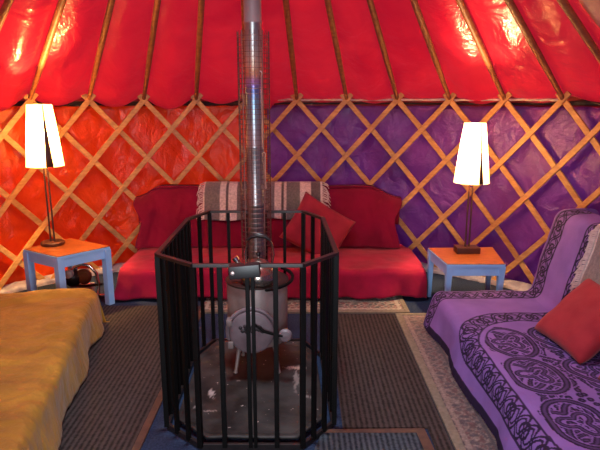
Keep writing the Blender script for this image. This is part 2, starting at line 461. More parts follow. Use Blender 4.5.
t = empty('floor_mat', (-1.2, 2.9, 0), 'ribbed dark brown mat on the floor between gold throw and fire guard', 'mat', 'ribbed brown floor mats')
slab('mat', [(-1.95, 1.2), (-.735, 1.2), (-.735, 3.93), (-1.95, 3.93)], .001, .009, M['brown_mat'], t)
slab('binding', [(-.735, 1.2), (-.70, 1.2), (-.70, 3.93), (-.735, 3.93)], .001, .011, M['mat_binding'], t)
t = empty('floor_mat', (.42, 3.05, 0), 'ribbed brown mat on the floor between fire guard and right patterned rug', 'mat', 'ribbed brown floor mats')
slab('mat', [(.20, 2.345), (.675, 2.345), (.675, 3.765), (.20, 3.765)], .001, .009, M['brown_mat'], t)
slab('mat', [(.595, 1.2), (.675, 1.2), (.675, 2.345), (.595, 2.345)], .001, .009, M['brown_mat'], t)
t = empty('floor_mat', (.2, 1.9, 0), 'blue grey ribbed mat with brown edge in front of the fire guard', 'mat')
slab('mat', [(-.30, 1.2), (.545, 1.2), (.545, 2.10), (.535, 2.30), (.10, 2.30), (.04, 2.10), (-.30, 2.08)], .001, .010, M['grey_mat'], t)
slab('binding', [(.545, 1.2), (.59, 1.2), (.59, 2.12), (.577, 2.335), (.10, 2.325), (.10, 2.30), (.535, 2.30), (.545, 2.10)], .001, .012, M['mat_binding'], t)

def rug(name, x0, x1, y0, y1, colour_fn, label, z=.010, res=.008):
    nu, nv = int((x1 - x0) / res), int((y1 - y0) / res)
    mb = MB()
    mb.grid(lambda u, v: (x0 + (x1 - x0) * u, y0 + (y1 - y0) * v, z + .002 * fbm(u * 9, v * 9)), nu, nv)
    V = np.array(mb.v)
    cols = colour_fn(V[:, 0], V[:, 1], x0, x1, y0, y1)
    o = mb.build(name, M['rug_attr'], cols=cols, thick=-.007, loc=((x0 + x1) / 2, (y0 + y1) / 2, 0), angle=180)
    return tag(o, label, 'rug', 'patterned rugs')
def mixc(c, cond, col): c[cond] = col
def persian(x, y, x0, x1, y0, y1, base, dark, light, accent, bord, border_w):
    c = np.tile(np.array(base, np.float32), (len(x), 1))
    f = 2 * PI / .13
    rs = np.random.RandomState(3)
    X = x + .022 * np.sin(41 * y + 2 * np.sin(23 * x)) + .015 * np.sin(67 * x + 1) + rs.normal(0, .006, len(x))
    Y = y + .022 * np.sin(37 * x + 2 * np.sin(29 * y)) + .015 * np.sin(59 * y + 2) + rs.normal(0, .006, len(x))
    xo, yo = x, y; x, y = X, Y
    a = np.sin(f * x) * np.sin(f * y) + .6 * np.sin(f * 2.1 * x + 1.3) * np.sin(f * 1.7 * y)
    b = np.sin(f * 1.5 * (x + y)) + np.sin(f * 1.5 * (x - y))
    w = np.abs(np.sin(f * .5 * x + 1.4 * np.sin(f * .5 * y)))
    mixc(c, a > .75, light); mixc(c, a < -.7, dark); mixc(c, np.abs(b) > 1.65, accent); mixc(c, w < .09, dark)
    x, y = .6 * xo + .4 * x, .6 * yo + .4 * y
    d = np.minimum(np.minimum(xo - x0, x1 - xo), np.minimum(yo - y0, y1 - yo))
    B = d < border_w
    pb = np.sin(f * 1.2 * (x + y)) * np.sin(f * 1.2 * (x - y))
    mixc(c, B, bord); mixc(c, B & (pb > .35), dark); mixc(c, B & (pb < -.4), accent); mixc(c, B & (np.abs(pb) < .07), light)
    mixc(c, np.abs(d - border_w) < .009, dark); mixc(c, np.abs(d - border_w * .18) < .012, light)
    return c
rug('patterned_rug', -.72, .76, 3.83, 4.72, lambda x, y, *b: persian(x, y, *b, (.20, .17, .13), (.030, .045, .038), (.36, .32, .26), (.16, .040, .030), (.24, .21, .16), .17),
    'cream and green patterned rug lying under the front of the red sofa')
t = rug('patterned_rug', .72, 1.10, 1.25, 3.74, lambda x, y, *b: persian(x, y, *b, (.150, .095, .088), (.060, .042, .050), (.21, .155, .13), (.105, .042, .042), (.14, .098, .09), .14),
        'pinkish patterned rug with beige edge lying in front of the purple throw')
slab('edging', [(.68, 1.25), (.723, 1.25), (.723, 3.77), (.68, 3.77)], .0015, .014, M['beige_binding'], t)
slab('edging', [(.723, 3.737), (1.10, 3.737), (1.10, 3.77), (.723, 3.77)], .0015, .014, M['beige_binding'], t)
tb = [o for o in COL.objects if o.name.startswith('patterned_rug') and 'red sofa' in o['label']][0]
slab('edging', [(-.72, 3.79), (.76, 3.79), (.76, 3.833), (-.72, 3.833)], .0015, .014, M['beige_binding'], tb)
slab('edging', [(.757, 3.79), (.79, 3.79), (.79, 4.72), (.757, 4.72)], .0015, .014, M['beige_binding'], tb)

# ---------------------------------------------------------------- hearth, fire guard
CAGE = [(-.435, 2.18), (.012, 2.18), (.16, 2.36), (.13, 3.10), (.02, 3.30), (-.545, 3.30), (-.63, 3.08), (-.62, 2.34)]   # plan, clockwise from front left
def inset(poly, d):
    c = Vector((sum(p[0] for p in poly) / len(poly), sum(p[1] for p in poly) / len(poly)))
    return [tuple(Vector(p) + (c - Vector(p)).normalized() * d) for p in poly]
def lerp_poly(poly, k): c = Vector((-.24, 2.72)); return [tuple(c + (Vector(p) - c) * k) for p in poly]

mb = MB()
pl = inset(CAGE, .055)
cx, cy = -.24, 2.72
NRing, NSeg = 70, 26
peri = []
for i in range(8):
    a, b = Vector(pl[i]), Vector(pl[(i + 1) % 8])
    for j in range(NSeg): peri.append(a + (b - a) * j / NSeg)
np_ = len(peri)
vs = [(cx, cy, .034)]
for r in range(1, NRing + 1):
    k = r / NRing
    for p in peri:
        q = Vector((cx, cy)) + (p - Vector((cx, cy))) * k
        vs.append((q.x, q.y, .030 + .004 * fbm(q.x * 4, q.y * 4) + .006 * sst(.93, .96, k)))
fs = [(0, 1 + j, 1 + (j + 1) % np_) for j in range(np_)]
for r in range(NRing - 1):
    for j in range(np_): fs.append((1 + r * np_ + j, 1 + (r + 1) * np_ + j, 1 + (r + 1) * np_ + (j + 1) % np_, 1 + r * np_ + (j + 1) % np_))
mb.add(vs, fs)
V = np.array(vs); ink = np.zeros(len(vs))
def blob(x, y, rx, ry, a, s):
    global ink
    dx, dy = V[:, 0] - x, V[:, 1] - y
    u = (dx * math.cos(a) + dy * math.sin(a)) / rx; w = (-dx * math.sin(a) + dy * math.cos(a)) / ry
    e = 1 - np.sqrt(u * u + w * w) + .35 * np.sin(dx * 190 + 3 * np.sin(dy * 170))
    ink = np.maximum(ink, s * np.clip(e * 2.2, 0, 1))
blob(-.455, 2.62, .045, .018, 1.9, .9); blob(-.50, 2.50, .03, .012, .5, .6)
blob(-.025, 2.90, .06, .022, 0, .95); blob(-.02, 2.78, .016, .13, 0, .45); blob(.02, 2.60, .05, .010, -.6, .5)
blob(-.44, 2.45, .04, .008, .1, .5); blob(-.33, 2.75, .012, .008, 0, .6)
plate = mb.build('hearth_plate', M['hearth'], cols=np.stack([ink] * 3, 1), thick=-.012, loc=(cx, cy, 0), angle=60)
tag(plate, 'scuffed dark metal hearth plate on the floor under the small stove', 'hearth')

ZB, ZT = .018, .846
g = empty('fire_guard', (-.24, 2.72, 0), 'tall black iron fire guard of upright bars around the stove', 'fire guard')
def poly3(poly, z): return [(x, y, z) for x, y in poly]
mb = MB()
def flatbar(mb, a, b, w, h):           # a straight bar of rectangular section
    a, b = Vector(a), Vector(b); t = (b - a); L = t.length; t.normalize()
    sx = t.cross(Vector((0, 0, 1))).normalized(); R3 = Matrix((t, sx, t.cross(sx) * -1)).transposed()
    c = (a + b) / 2
    mb.box(c.x - L / 2, c.x + L / 2, c.y - w / 2, c.y + w / 2, c.z - h / 2, c.z + h / 2, .002, mat=R3)
for i in range(8): flatbar(mb, (*CAGE[i], ZT), (*CAGE[(i + 1) % 8], ZT), .022, .014)
mb.build('top_rail', M['rail_iron'], g, smooth=False)
mb = MB()
FOOT = lerp_poly(CAGE, .985)
for i in range(8): flatbar(mb, (*FOOT[i], .016), (*FOOT[(i + 1) % 8], .016), .016, .028)
mb.build('bottom_rail', M['rail_iron'], g, smooth=False)
def bar(x, y, e, w=.017, dep=.017, name='bar'):
    """upright flat bar; e is the direction of its panel"""
    mbq = MB(); e = Vector(e).normalized(); a = math.atan2(e[1], e[0])
    mbq.box(x - w / 2, x + w / 2, y - dep / 2, y + dep / 2, ZB, ZT - .006, .002, rot=a)
    return mbq.build(name, M['black_iron'], g, smooth=False)
for i in range(8):
    e = Vector(CAGE[(i + 1) % 8]) - Vector(CAGE[i - 1]); bar(*CAGE[i], e, .022, .022, 'post')
fx = lambda u: CAGE[0][0] + (CAGE[1][0] - CAGE[0][0]) * u
for u in (.24, .75): bar(fx(u), 2.18, (1, 0), .021)
bar(fx(.492), 2.18, (1, 0), .017, .017, 'gate_stile'); bar(fx(.542), 2.18, (1, 0), .015, .017, 'gate_stile')
for i, nn in ((1, 2), (2, 7), (3, 1), (4, 4), (5, 1), (6, 7), (7, 2)):
    a, b = Vector(CAGE[i]), Vector(CAGE[i + 1 if i < 7 else 0])
    for k in range(1, nn + 1):
        p = a + (b - a) * k / (nn + 1); bar(p.x, p.y, b - a, .018, .026 if nn == 7 else .018)
mb = MB()
R3 = Matrix.Rotation(RAD(-5), 3, 'Y')
mb.box(-.283, -.160, 2.128, 2.178, .806, .858, .005, mat=R3)
lb = mb.build('latch_box', M['black_plastic'], g)
mb = MB(); mb.lathe([(.0, .006), (.007, .005), (.009, 0)], (-.268, 2.128, .828), 14, 'Y'); mb.build('screw_cap', M['steel_wire'], lb)
lb['label'] = 'dark green-black latch box'

# ---------------------------------------------------------------- stove
SX, SY = -.235, 2.93
ZS0, ZS1 = .20, .55
st = empty('stove', (SX, SY, .03), 'small round drum wood stove on splayed legs standing on the hearth plate', 'stove')
mb = MB(); mb.lathe([(.0, ZS0), (.15, ZS0), (.163, ZS0 + .012), (.166, ZS0 + .04), (.166, ZS1 - .02), (.163, ZS1 - .012), (.163, ZS1 - .006)], (SX, SY, 0), 48)
mb.build('drum', M['drum'], st)
mb = MB(); mb.lathe([(.0, ZS1), (.09, ZS1), (.093, ZS1 - .002), (.097, ZS1 - .002), (.100, ZS1), (.165, ZS1), (.172, ZS1 - .004), (.172, ZS1 - .012), (.16, ZS1 - .014)], (SX, SY, 0), 48)
mb.build('top_plate', M['stove_top'], st)
for a in (-50, 50, 140, -140):
    q = RAD(a); mb = MB()
    d = Vector((math.sin(q), -math.cos(q), 0))
    p0 = Vector((SX, SY, ZS0 + .02)) + d * .12; p1 = Vector((SX, SY, .036)) + d * .155
    mb.tube([p0, p0 + (p1 - p0) * .9, p1], [.014, .009, .013], 10)
    mb.build('leg', M['drum'], st)
# door with its frame
DX, DZ = SX - .02, .305
mb = MB(); mb.lathe([(.0, .004), (.10, .004), (.112, .0), (.117, -.006), (.117, -.045), (.10, -.05)], (DX, SY - .185, DZ), 44, 'Y')
dr = mb.build('door', M['door_enamel'], st)
dr['label'] = 'pale lilac-grey round door with dark leaf relief'
mb = MB()
pts = [(DX + .128 * math.cos(a), SY - .165, DZ + .128 * math.sin(a)) for a in [RAD(x) for x in range(-20, 201, 10)]]
mb.tube(pts, .011, 8); mb.build('door_frame', M['door_enamel'], st)
mb = MB(); rnd = random.Random(3)
for k in range(17):
    a = rnd.uniform(.1, PI * 1.05); rr = rnd.uniform(.015, .075)
    x, z = DX - .005 + rr * math.cos(a), DZ + .005 + rr * math.sin(a) * .55
    mb.lathe([(.0, .006), (rnd.uniform(.006, .011), .003), (.013, -.002)], (x, SY - .189, z), 7, 'Y')
mb.build('leaf_relief', M['leaf_metal'], dr)
mb = MB(); mb.tube([(DX + .02, SY - .205, DZ + .055), (DX + .07, SY - .21, DZ + .02), (DX + .135, SY - .20, DZ - .005), (DX + .165, SY - .20, DZ - .01)], [.006, .008, .008, .006], 10)
hd = mb.build('handle', M['black_iron'], st)
mb = MB(); mb.lathe([(.0, .012), (.028, .010), (.036, 0), (.036, -.008), (.0, -.010)], (DX + .178, SY - .19, DZ - .012), 26, 'Y')
mb.build('knob', M['door_enamel'], hd)
mb = MB(); mb.box(DX - .125, DX - .095, SY - .195, SY - .14, DZ - .085, DZ - .045, .006)
mb.build('hinge', M['drum'], st)
mb = MB(); mb.box(DX - .13, DX - .10, SY - .195, SY - .14, DZ + .04, DZ + .075, .006)
mb.build('hinge', M['drum'], st)
mb = MB(); mb.tube([(SX + .195 * math.sin(a), SY - .195 * math.cos(a), ZS1 + .004 - .012 * math.cos(a)) for a in [RAD(x) for x in range(18, 141, 8)]], .009, 8)
mb.tube([(SX + .06, SY - .185, ZS1 - .008), (SX + .058, SY - .16, ZS1 - .016)], .007, 8)
mb.build('rail', M['black_iron'], st)

# flue pipe
FX, FY = -.243, 3.035
fl = empty('flue_pipe', (FX, FY, .56), 'upright heat-tinted steel flue pipe rising from the stove to the roof', 'pipe')
mb = MB(); prof = [(.0, .555), (.054, .555), (.056, .56), (.056, .62), (.046, .63)]
z = .63
while z < 3.55:
    prof += [(.0455, z + .004), (.0455, z + .30), (.0475, z + .304), (.0475, z + .312)]; z += .316
mb.lathe(prof, (FX, FY, 0), 32); mb.build('pipe', M['flue'], fl)
mb = MB(); GR = .083; z0, z1 = .64, 1.845
for i in range(22):
    a = 2 * PI * i / 22; mb.tube([(FX + GR * math.cos(a), FY + GR * math.sin(a), z0), (FX + GR * math.cos(a), FY + GR * math.sin(a), z1)], .0013, 4)
z = z0
while z < z1:
    mb.tube([(FX + GR * math.cos(a), FY + GR * math.sin(a), z) for a in [2 * PI * k / 28 for k in range(28)]], .0014, 4, closed=True); z += .0262
for a in (.25, PI - .25, -.9, PI + .9):
    mb.tube([(FX + GR * math.cos(a), FY + GR * math.sin(a), z0 - .08), (FX + GR * math.cos(a), FY + GR * math.sin(a), z1)], .0026, 5)
mb.build('wire_guard', M['flue_guard'], fl)

def hook(z0, z1, dx, label):
    x, y = FX + dx, FY - GR - .006
    mb = MB(); mb.tube([(x + .003, y, z0), (x, y, z0 + .05), (x, y, z1 - .02), (x + .002, y, z1), (x - .004, y + .004, z1 + .008), (x - .012, y + .010, z1 + .003), (x - .012, y + .012, z1 - .012)], [.0026, .0034, .0034, .0034, .003, .003, .003], 8)
    tag(mb.build('hook_rod', M['steel_wire'], loc=(x, y, z0)), label, 'rod', 'rods hooked on the flue guard')
hook(1.25, 1.635, .047, 'thin pale rod hooked high on the wire guard of the flue')
hook(1.04, 1.225, .060, 'short pale rod hooked lower on the wire guard of the flue')

# kettle on the stove
KX, KY, KZ = SX + .015, SY - .08, ZS1 + .001
kt = empty('kettle', (KX, KY, KZ), 'tarnished metal kettle with arched handle on top of the stove', 'kettle')
mb = MB(); mb.lathe([(.0, 0.0000), (.082, 0.0000), (.094, 0.0128), (.099, 0.0358), (.096, 0.0614), (.080, 0.0896), (.056, 0.1075), (.050, 0.1101)], (KX, KY, KZ), 40); mb.build('body', M['kettle'], kt)
mb = MB(); mb.lathe([(.053, 0.1075), (.050, 0.1165), (.030, 0.1293), (.008, 0.1344), (.006, 0.1408), (.006, 0.1446)], (KX, KY, KZ), 28); ld = mb.build('lid', M['kettle'], kt)
mb = MB(); mb.lathe([(.005, 0.1408), (.011, 0.1485), (.013, 0.1587), (.008, 0.1690), (.0, 0.1715)], (KX, KY, KZ), 16); mb.build('knob', M['black_plastic'], ld)
mb = MB(); mb.tube([(KX - .075, KY - .01, KZ + 0.0576), (KX - .098, KY - .012, KZ + 0.0896), (KX - .112, KY - .014, KZ + 0.1254), (KX - .122, KY - .015, KZ + 0.1382)], [.024, .018, .013, .013], 14); sp = mb.build('spout', M['kettle'], kt)
mb = MB(); mb.tube([(KX - .113, KY - .014, KZ + 0.1254), (KX - .124, KY - .015, KZ + 0.1434)], .0165, 14); mb.build('spout_cap', M['chrome'], sp)
mb = MB(); mb.tube([(KX - .066, KY, KZ + 0.1050), (KX - .070, KY, KZ + 0.1536), (KX - .058, KY, KZ + 0.2202), (KX - .035, KY, KZ + 0.2458)], .0045, 8)
mb.build('handle_bracket', M['kettle'], kt)
mb = MB(); mb.tube([(KX + .072, KY, KZ + 0.0998), (KX + .082, KY, KZ + 0.1536), (KX + .072, KY, KZ + 0.2150), (KX + .052, KY, KZ + 0.2406)], .0045, 8); mb.build('handle_bracket', M['kettle'], kt)
mb = MB(); mb.tube([(KX - .06, KY, KZ + 0.2304), (KX - .035, KY, KZ + 0.2509), (KX, KY, KZ + 0.2586), (KX + .04, KY, KZ + 0.2509), (KX + .064, KY, KZ + 0.2304)], [.007, .012, .013, .012, .007], 12); mb.build('handle', M['black_plastic'], kt)

# ---------------------------------------------------------------- side tables and lamps
def quad_table(name, P, zt, label, leg_w, fancy):
    c = Vector((sum(p[0] for p in P) / 4, sum(p[1] for p in P) / 4))
    t = empty(name, (c.x, c.y, 0), label, 'table', 'small blue side tables')
    P = [Vector(p) for p in P]
    def ins(d): return [c + (p - c) * (1 - d / (p - c).length) for p in P]
    def prism(mb, pts, z0, z1):
        n = len(pts); mb.add([(p.x, p.y, z1) for p in pts] + [(p.x, p.y, z0) for p in pts], [tuple(range(n)), tuple(range(n, 2 * n))[::-1]] + [(i, (i + 1) % n, n + (i + 1) % n, n + i) for i in range(n)])
    mb = MB(); prism(mb, ins(.004), zt - .004, zt); tw = mb.build('table_top', M['table_wood'], t, smooth=False); tw['label'] = 'orange-brown wooden top'
    mb = MB(); prism(mb, P, zt - .022, zt - .0045); mb.build('top_edge', M['blue_paint'], t, smooth=False)
    I = ins(.022)
    mb = MB()
    for i in range(4):
        a, b = I[i], I[(i + 1) % 4]; flatbar(mb, (a.x, a.y, zt - .055), (b.x, b.y, zt - .055), .018, .066)
    mb.build('apron', M['blue_paint'], t, smooth=False)
    e = (P[1] - P[0]).normalized(); ang = math.atan2(e.y, e.x)
    for p in ins(.030):
        mb = MB()
        if fancy:
            nseg = 10; vs = []; fs = []
            for k in range(nseg + 1):
                q = k / nseg; z = zt - .022 - (zt - .022) * q
                w = leg_w * (1.0 - .42 * q + (.5 * max(0, .25 - q)))
                for sx, sy in ((-1, -1), (1, -1), (1, 1), (-1, 1)):
                    d = Matrix.Rotation(ang, 2) @ Vector((sx * w / 2, sy * w / 2)); vs.append((p.x + d.x, p.y + d.y, max(z, 0.001)))
            for k in range(nseg):
                for j in range(4): fs.append((k * 4 + j, k * 4 + (j + 1) % 4, k * 4 + 4 + (j + 1) % 4, k * 4 + 4 + j))
            fs += [(0, 1, 2, 3), tuple(nseg * 4 + j for j in range(4))]
            mb.add(vs, fs)
        else:
            mb.box(p.x - leg_w / 2, p.x + leg_w / 2, p.y - leg_w / 2, p.y + leg_w / 2, .001, zt - .022, .003, rot=ang)
        mb.build('leg', M['blue_paint'], t, smooth=False)
    return t
quad_table('side_table', [(-2.0, 3.91), (-1.665, 3.70), (-1.40, 3.99), (-1.79, 4.24)], .45, 'pale blue side table with wooden top at the end of the gold throw', .050, False)
quad_table('side_table', [(.985, 4.17), (1.02, 3.73), (1.425, 3.73), (1.49, 4.19)], .39, 'pale blue side table with wooden top between red sofa and purple throw', .042, True)

def lamp(x, y, zt, hs0, hs1, r0, r1, label, round_base, gaps):
    t = empty('table_lamp', (x, y, zt), label, 'lamp', 'lit table lamps')
    mb = MB()
    if round_base: mb.lathe([(.0, 0), (.080, 0), (.084, .006), (.084, .020), (.078, .026), (.0, .027)], (x, y, zt), 32)
    else: mb.box(x - .085, x + .085, y - .055, y + .055, zt, zt + .045, .004)
    mb.build('base', M['lamp_wood'], t)
    zb = zt + (.026 if round_base else .044)
    for dx in (-.014, .014):
        mb = MB(); mb.tube([(x + dx, y, zb), (x + dx * .9, y, zt + hs0 + .10)], .0065, 10); mb.build('stem', M['lamp_wood'], t)
    mb = MB(); mb.lathe([(.0, 0), (.022, 0), (.022, .06), (.018, .065), (.0, .066)], (x, y, zt + hs0 + .08), 16); mb.build('lamp_holder', M['black_plastic'], t)
    # shade: four curved paper panels with narrow wedge gaps filled by dark strips
    mb = MB(); ms = MB()
    n = len(gaps)
    for i in range(n):
        a0, w0 = gaps[i]; a1, w1 = gaps[(i + 1) % n]
        if a1 <= a0: a1 += 360
        K = 14; J = 8
        def pan(u, v):
            s = 1 - v
            A0 = a0 + w0 * (.12 + .88 * s) / 2; A1 = a1 - w1 * (.12 + .88 * s) / 2
            a = RAD(A0 + (A1 - A0) * u); r = r0 + (r1 - r0) * v
            return (x + r * math.sin(a), y - r * math.cos(a), zt + hs0 + (hs1 - hs0) * v)
        mb.grid(pan, K, J)
        def strip(u, v):
            s = 1 - v
            a = RAD(a0 + w0 * (.2 + .95 * s) * (u - .5)); r = (r0 + (r1 - r0) * v) + .0005
            return (x + r * math.sin(a), y - r * math.cos(a), zt + hs0 + .004 + (hs1 - hs0 - .008) * v)
        ms.grid(strip, 3, 6)
    sh = mb.build('lamp_shade', M['shade'], t, angle=180); sh['label'] = 'glowing cream paper shade'
    sp = ms.build('shade_strips', M['lamp_wood'], sh, thick=-.002); sp['label'] = 'dark wedge strips between the panels'
    mb = MB(); mb.lathe([(.0, .0), (.014, 0), (.02, .02), (.03, .05), (.024, .075), (.0, .085)], (x, y, zt + hs0 + .146), 16)
    return t, (x, y, zt + hs0 + .22)
BULB = M['shade']
_, bl = lamp(-1.84, 4.04, .45, .585, 1.02, .130, .084, 'lit lamp with tapered cream shade on the table against the orange wall', True, [(-62, 16), (38, 20), (150, 18), (235, 18)])
_, br = lamp(1.245, 4.04, .39, .525, .95, .126, .076, 'lit lamp with tapered cream shade on the table against the purple wall', False, [(16, 13), (130, 16), (245, 16)])

# chrome clip lamp and white box under the left table
t = empty('bent_tube_stand', (-1.63, 4.13, 0), 'chrome bent-tube stand with black round head under the left blue table', 'stand')
mb = MB()
arc = [(-1.74, 4.10, .22), (-1.72, 4.10, .255), (-1.67, 4.11, .275), (-1.61, 4.12, .26), (-1.57, 4.13, .20), (-1.56, 4.14, .10), (-1.565, 4.12, .03), (-1.59, 4.06, .013)]
mb.tube(arc, .012, 10); mb.build('tube', M['chrome'], t)
mb = MB(); mb.lathe([(.0, .03), (.03, .03), (.055, .012), (.07, -.01), (.072, -.03), (.05, -.05), (.0, -.05)], (-1.76, 4.11, .16), 28, 'Y'); hd = mb.build('head', M['black_plastic'], t)
mb = MB(); mb.lathe([(.0, .03), (.03, .028), (.034, .0), (.03, -.02), (.0, -.02)], (-1.75, 4.06, .215), 20, 'Y', ); mb.build('cap', M['white_plastic'], hd)
mb = MB(); mb.lathe([(.0, .02), (.045, .018), (.062, .0), (.055, -.03), (.0, -.03)], (-1.67, 4.13, .17), 26, 'Y'); mb.build('rear_disc', M['brown_plastic'], t)
mb = MB(); mb.tube([(-1.78, 4.13, .10), (-1.66, 4.13, .095), (-1.53, 4.14, .105)], .010, 8); mb.build('crossbar', M['black_plastic'], t)
mb = MB(); mb.tube([(-1.62, 4.14, .0131), (-1.50, 4.14, .0131)], .012, 8); mb.build('foot', M['chrome'], t)
mb = MB(); mb.box(-1.78, -1.64, 4.20, 4.27, .002, .08, .008); tag(mb.build('white_box', M['white_plastic'], loc=(-1.71, 4.235, 0)), 'small white box on the floor behind the chrome bent-tube stand', 'box')

# ---------------------------------------------------------------- sofas (low futons)
def resample(P, step):
    P = [Vector(p) for p in P]; out = [P[0]]; acc = 0
    for a, b in zip(P, P[1:]):
        L = (b - a).length; n = max(1, int(round(L / step)))
        for k in range(1, n + 1): out.append(a + (b - a) * k / n)
    return out
def rounded(P, r, seg=6):
    P = [Vector(p) for p in P]; out = [P[0]]
    for i in range(1, len(P) - 1):
        a, b, c = P[i - 1], P[i], P[i + 1]
        u = (a - b); v = (c - b); rr = min(r, u.length * .45, v.length * .45); u.normalize(); v.normalize()
        p0, p1 = b + u * rr, b + v * rr
        for k in range(seg + 1):
            q = k / seg; out.append((1 - q) ** 2 * p0 + 2 * q * (1 - q) * b + q * q * p1)
    return out + [P[-1]]

def pad(mb, x0, x1, y0, y1, z0, z1, r, frame, puff=.012):
    """soft cushion block in a local frame"""
    bm = bmesh.new(); bmesh.ops.create_cube(bm, size=1)
    for v in bm.verts: v.co = Vector(((x0 + x1) / 2 + v.co.x * (x1 - x0), (y0 + y1) / 2 + v.co.y * (y1 - y0), (z0 + z1) / 2 + v.co.z * (z1 - z0)))
    bmesh.ops.bevel(bm, geom=list(bm.edges), offset=r, segments=4, affect='EDGES', profile=.6)
    bm.verts.index_update()
    mb.add([frame @ v.co for v in bm.verts], [[v.index for v in f.verts] for f in bm.faces]); bm.free()

# local frame of every futon: +a along its length, +d from front edge back to the wall
def frame(origin, yaw): return Matrix.Translation(Vector((*origin, 0))) @ Matrix.Rotation(yaw, 4, 'Z')
SEATZ, DEPTH, BACKZ = .232, .66, .765
BT = (.12, )                                  # the back leans this far over its height
def futon(F, length, label, group, b0=0., b1=0.):
    c = F @ Vector((length / 2, DEPTH / 2, 0))
    t = empty('sofa', (c.x, c.y, 0), label, 'sofa', group)
    mb = MB(); pad(mb, 0, length, .02, DEPTH + .1, .075, SEATZ, .03, F); mb.build('seat', M['mattress'], t)
    mb = MB()
    Lf = Matrix.Translation((0, DEPTH + .02, SEATZ - .03)) @ Matrix.Rotation(math.atan2(-.12, .53), 4, 'X')
    pad(mb, b0, length - b1, 0, .10, .035, .545 - .02, .03, F @ Lf); mb.build('backrest', M['mattress'], t)
    for a in (.09, length - .15):
        for d in (.09, DEPTH - .02):
            mb = MB(); pad(mb, a, a + .06, d, d + .06, .001, .074, .004, F); mb.build('leg', M['pale_wood'], t)
    return t

# --- the red sofa opposite
FL = 2.30
F0 = frame((-1.36, 4.07), 0)
futon(F0, FL, 'low futon sofa under red covers at the back of the yurt', 'low futon sofas', .14, .24)
prof = rounded([(-.030, .035), (-.012, SEATZ + .010), (DEPTH + .005, SEATZ + .016), (DEPTH + .100, .66)], .05)
PR = resample([(p[0], p[1], 0) for p in prof], .018)
cum = [0]
for a, b in zip(PR, PR[1:]): cum.append(cum[-1] + (b - a).length)
mb = MB(); NA = 200
a0, a1 = -.10, FL + .035
for i, p in enumerate(PR):
    d, z = p.x, p.y
    hang = sst(.20, .03, z) if d < .05 else 0
    for j in range(NA + 1):
        a = a0 + (a1 - a0) * j / NA
        zz = z; dd = d; aa = a
        up = sst(SEATZ + .01, SEATZ + .09, z) if d > DEPTH - .02 else 0
        if up: a = FL / 2 - .05 + (a - FL / 2) * (1 - .13 * up); aa = a
        fold = math.sin(a * 21 + 2.2 * math.sin(a * 5.3)) * .5 + fbm(a * 5, 1.7)
        dd -= hang * (.018 + .020 * fold)
        zz += .010 * fbm(a * 3.1, d * 4, 4.) * (1 - hang) * (1 if d < DEPTH else .4) + hang * .02 * fbm(a * 4, 8.)
        if 0 < d < DEPTH: zz += .010 * math.sin(PI * d / DEPTH)
        # ends fall over the edge
        over = max(0, -a) if a < 0 else max(0, a - FL)
        if over > 0:
            zz = max(.03, zz - 1.9 * max(0, over - .008)) if d < DEPTH else zz
            aa = (-.5 * over - .01 if a < 0 else FL + .5 * over + .01)
        if a < .25: aa -= .05 * hang * sst(.25, 0, a); zz = zz - .012 * hang * sst(.3, .05, a)
        zz = max(zz, .020)
        mb.v.append(tuple(F0 @ Vector((aa, dd, zz))))
w = NA + 1
mb.f += [(i * w + j, i * w + j + 1, (i + 1) * w + j + 1, (i + 1) * w + j) for i in range(len(PR) - 1) for j in range(NA)]
tag(mb.build('sofa_cover', M['red_velvet'], thick=.005, loc=(-.2, 4.4, SEATZ), angle=180), 'bright red velvet cover over the seat of the futon at the back', 'sofa cover')

# the darker throw over its back
mb = MB(); NA = 170; NB = 54
def throw(u, v):
    a = u * 2 - 1
    x = -.265 + a * (1.155 if a > 0 else 1.185)
    e = sst(.74 if a > 0 else .80, 1.0, abs(a))
    top = .768 - .10 * e + .006 * fbm(x * 3, 2.)
    # profile: v 0 = behind the back, over the top, down the front to the seat
    if v < .22:
        q = v / .22; y = 4.93 - .0 * q - .045 * sst(.5, 1, q); z = top - .26 * (1 - q) ** 1.3
        y -= .06 * (1 - math.cos(q * PI / 2)) * .6
    else:
        q = (v - .22) / .78; z = top - (top - .255 + .02) * q
        ln = .135 * (z - SEATZ) / .53
        y = 4.725 + ln - .02 + .115 * math.exp(-q * 14) - .012
    k = fbm(x * 4, z * 2.5, 3.) * .016 + .012 * math.sin(x * 17 + z * 3) * sst(.25, .9, v)
    y -= abs(k) + .006
    pull = e * (.085 * sst(.28, .55, v) - .045 * sst(.55, .95, v))
    x -= math.copysign(pull, a) if a < 0 else pull * .9
    y -= e * .05 * sst(.22, .5, v)
    return (x, y, max(z, .262))
mb.grid(throw, NA, NB)
tag(mb.build('throw', M['crimson'], thick=-.005, loc=(-.265, 4.8, .5), angle=180), 'dark crimson throw hanging over the back of the red futon sofa', 'throw')

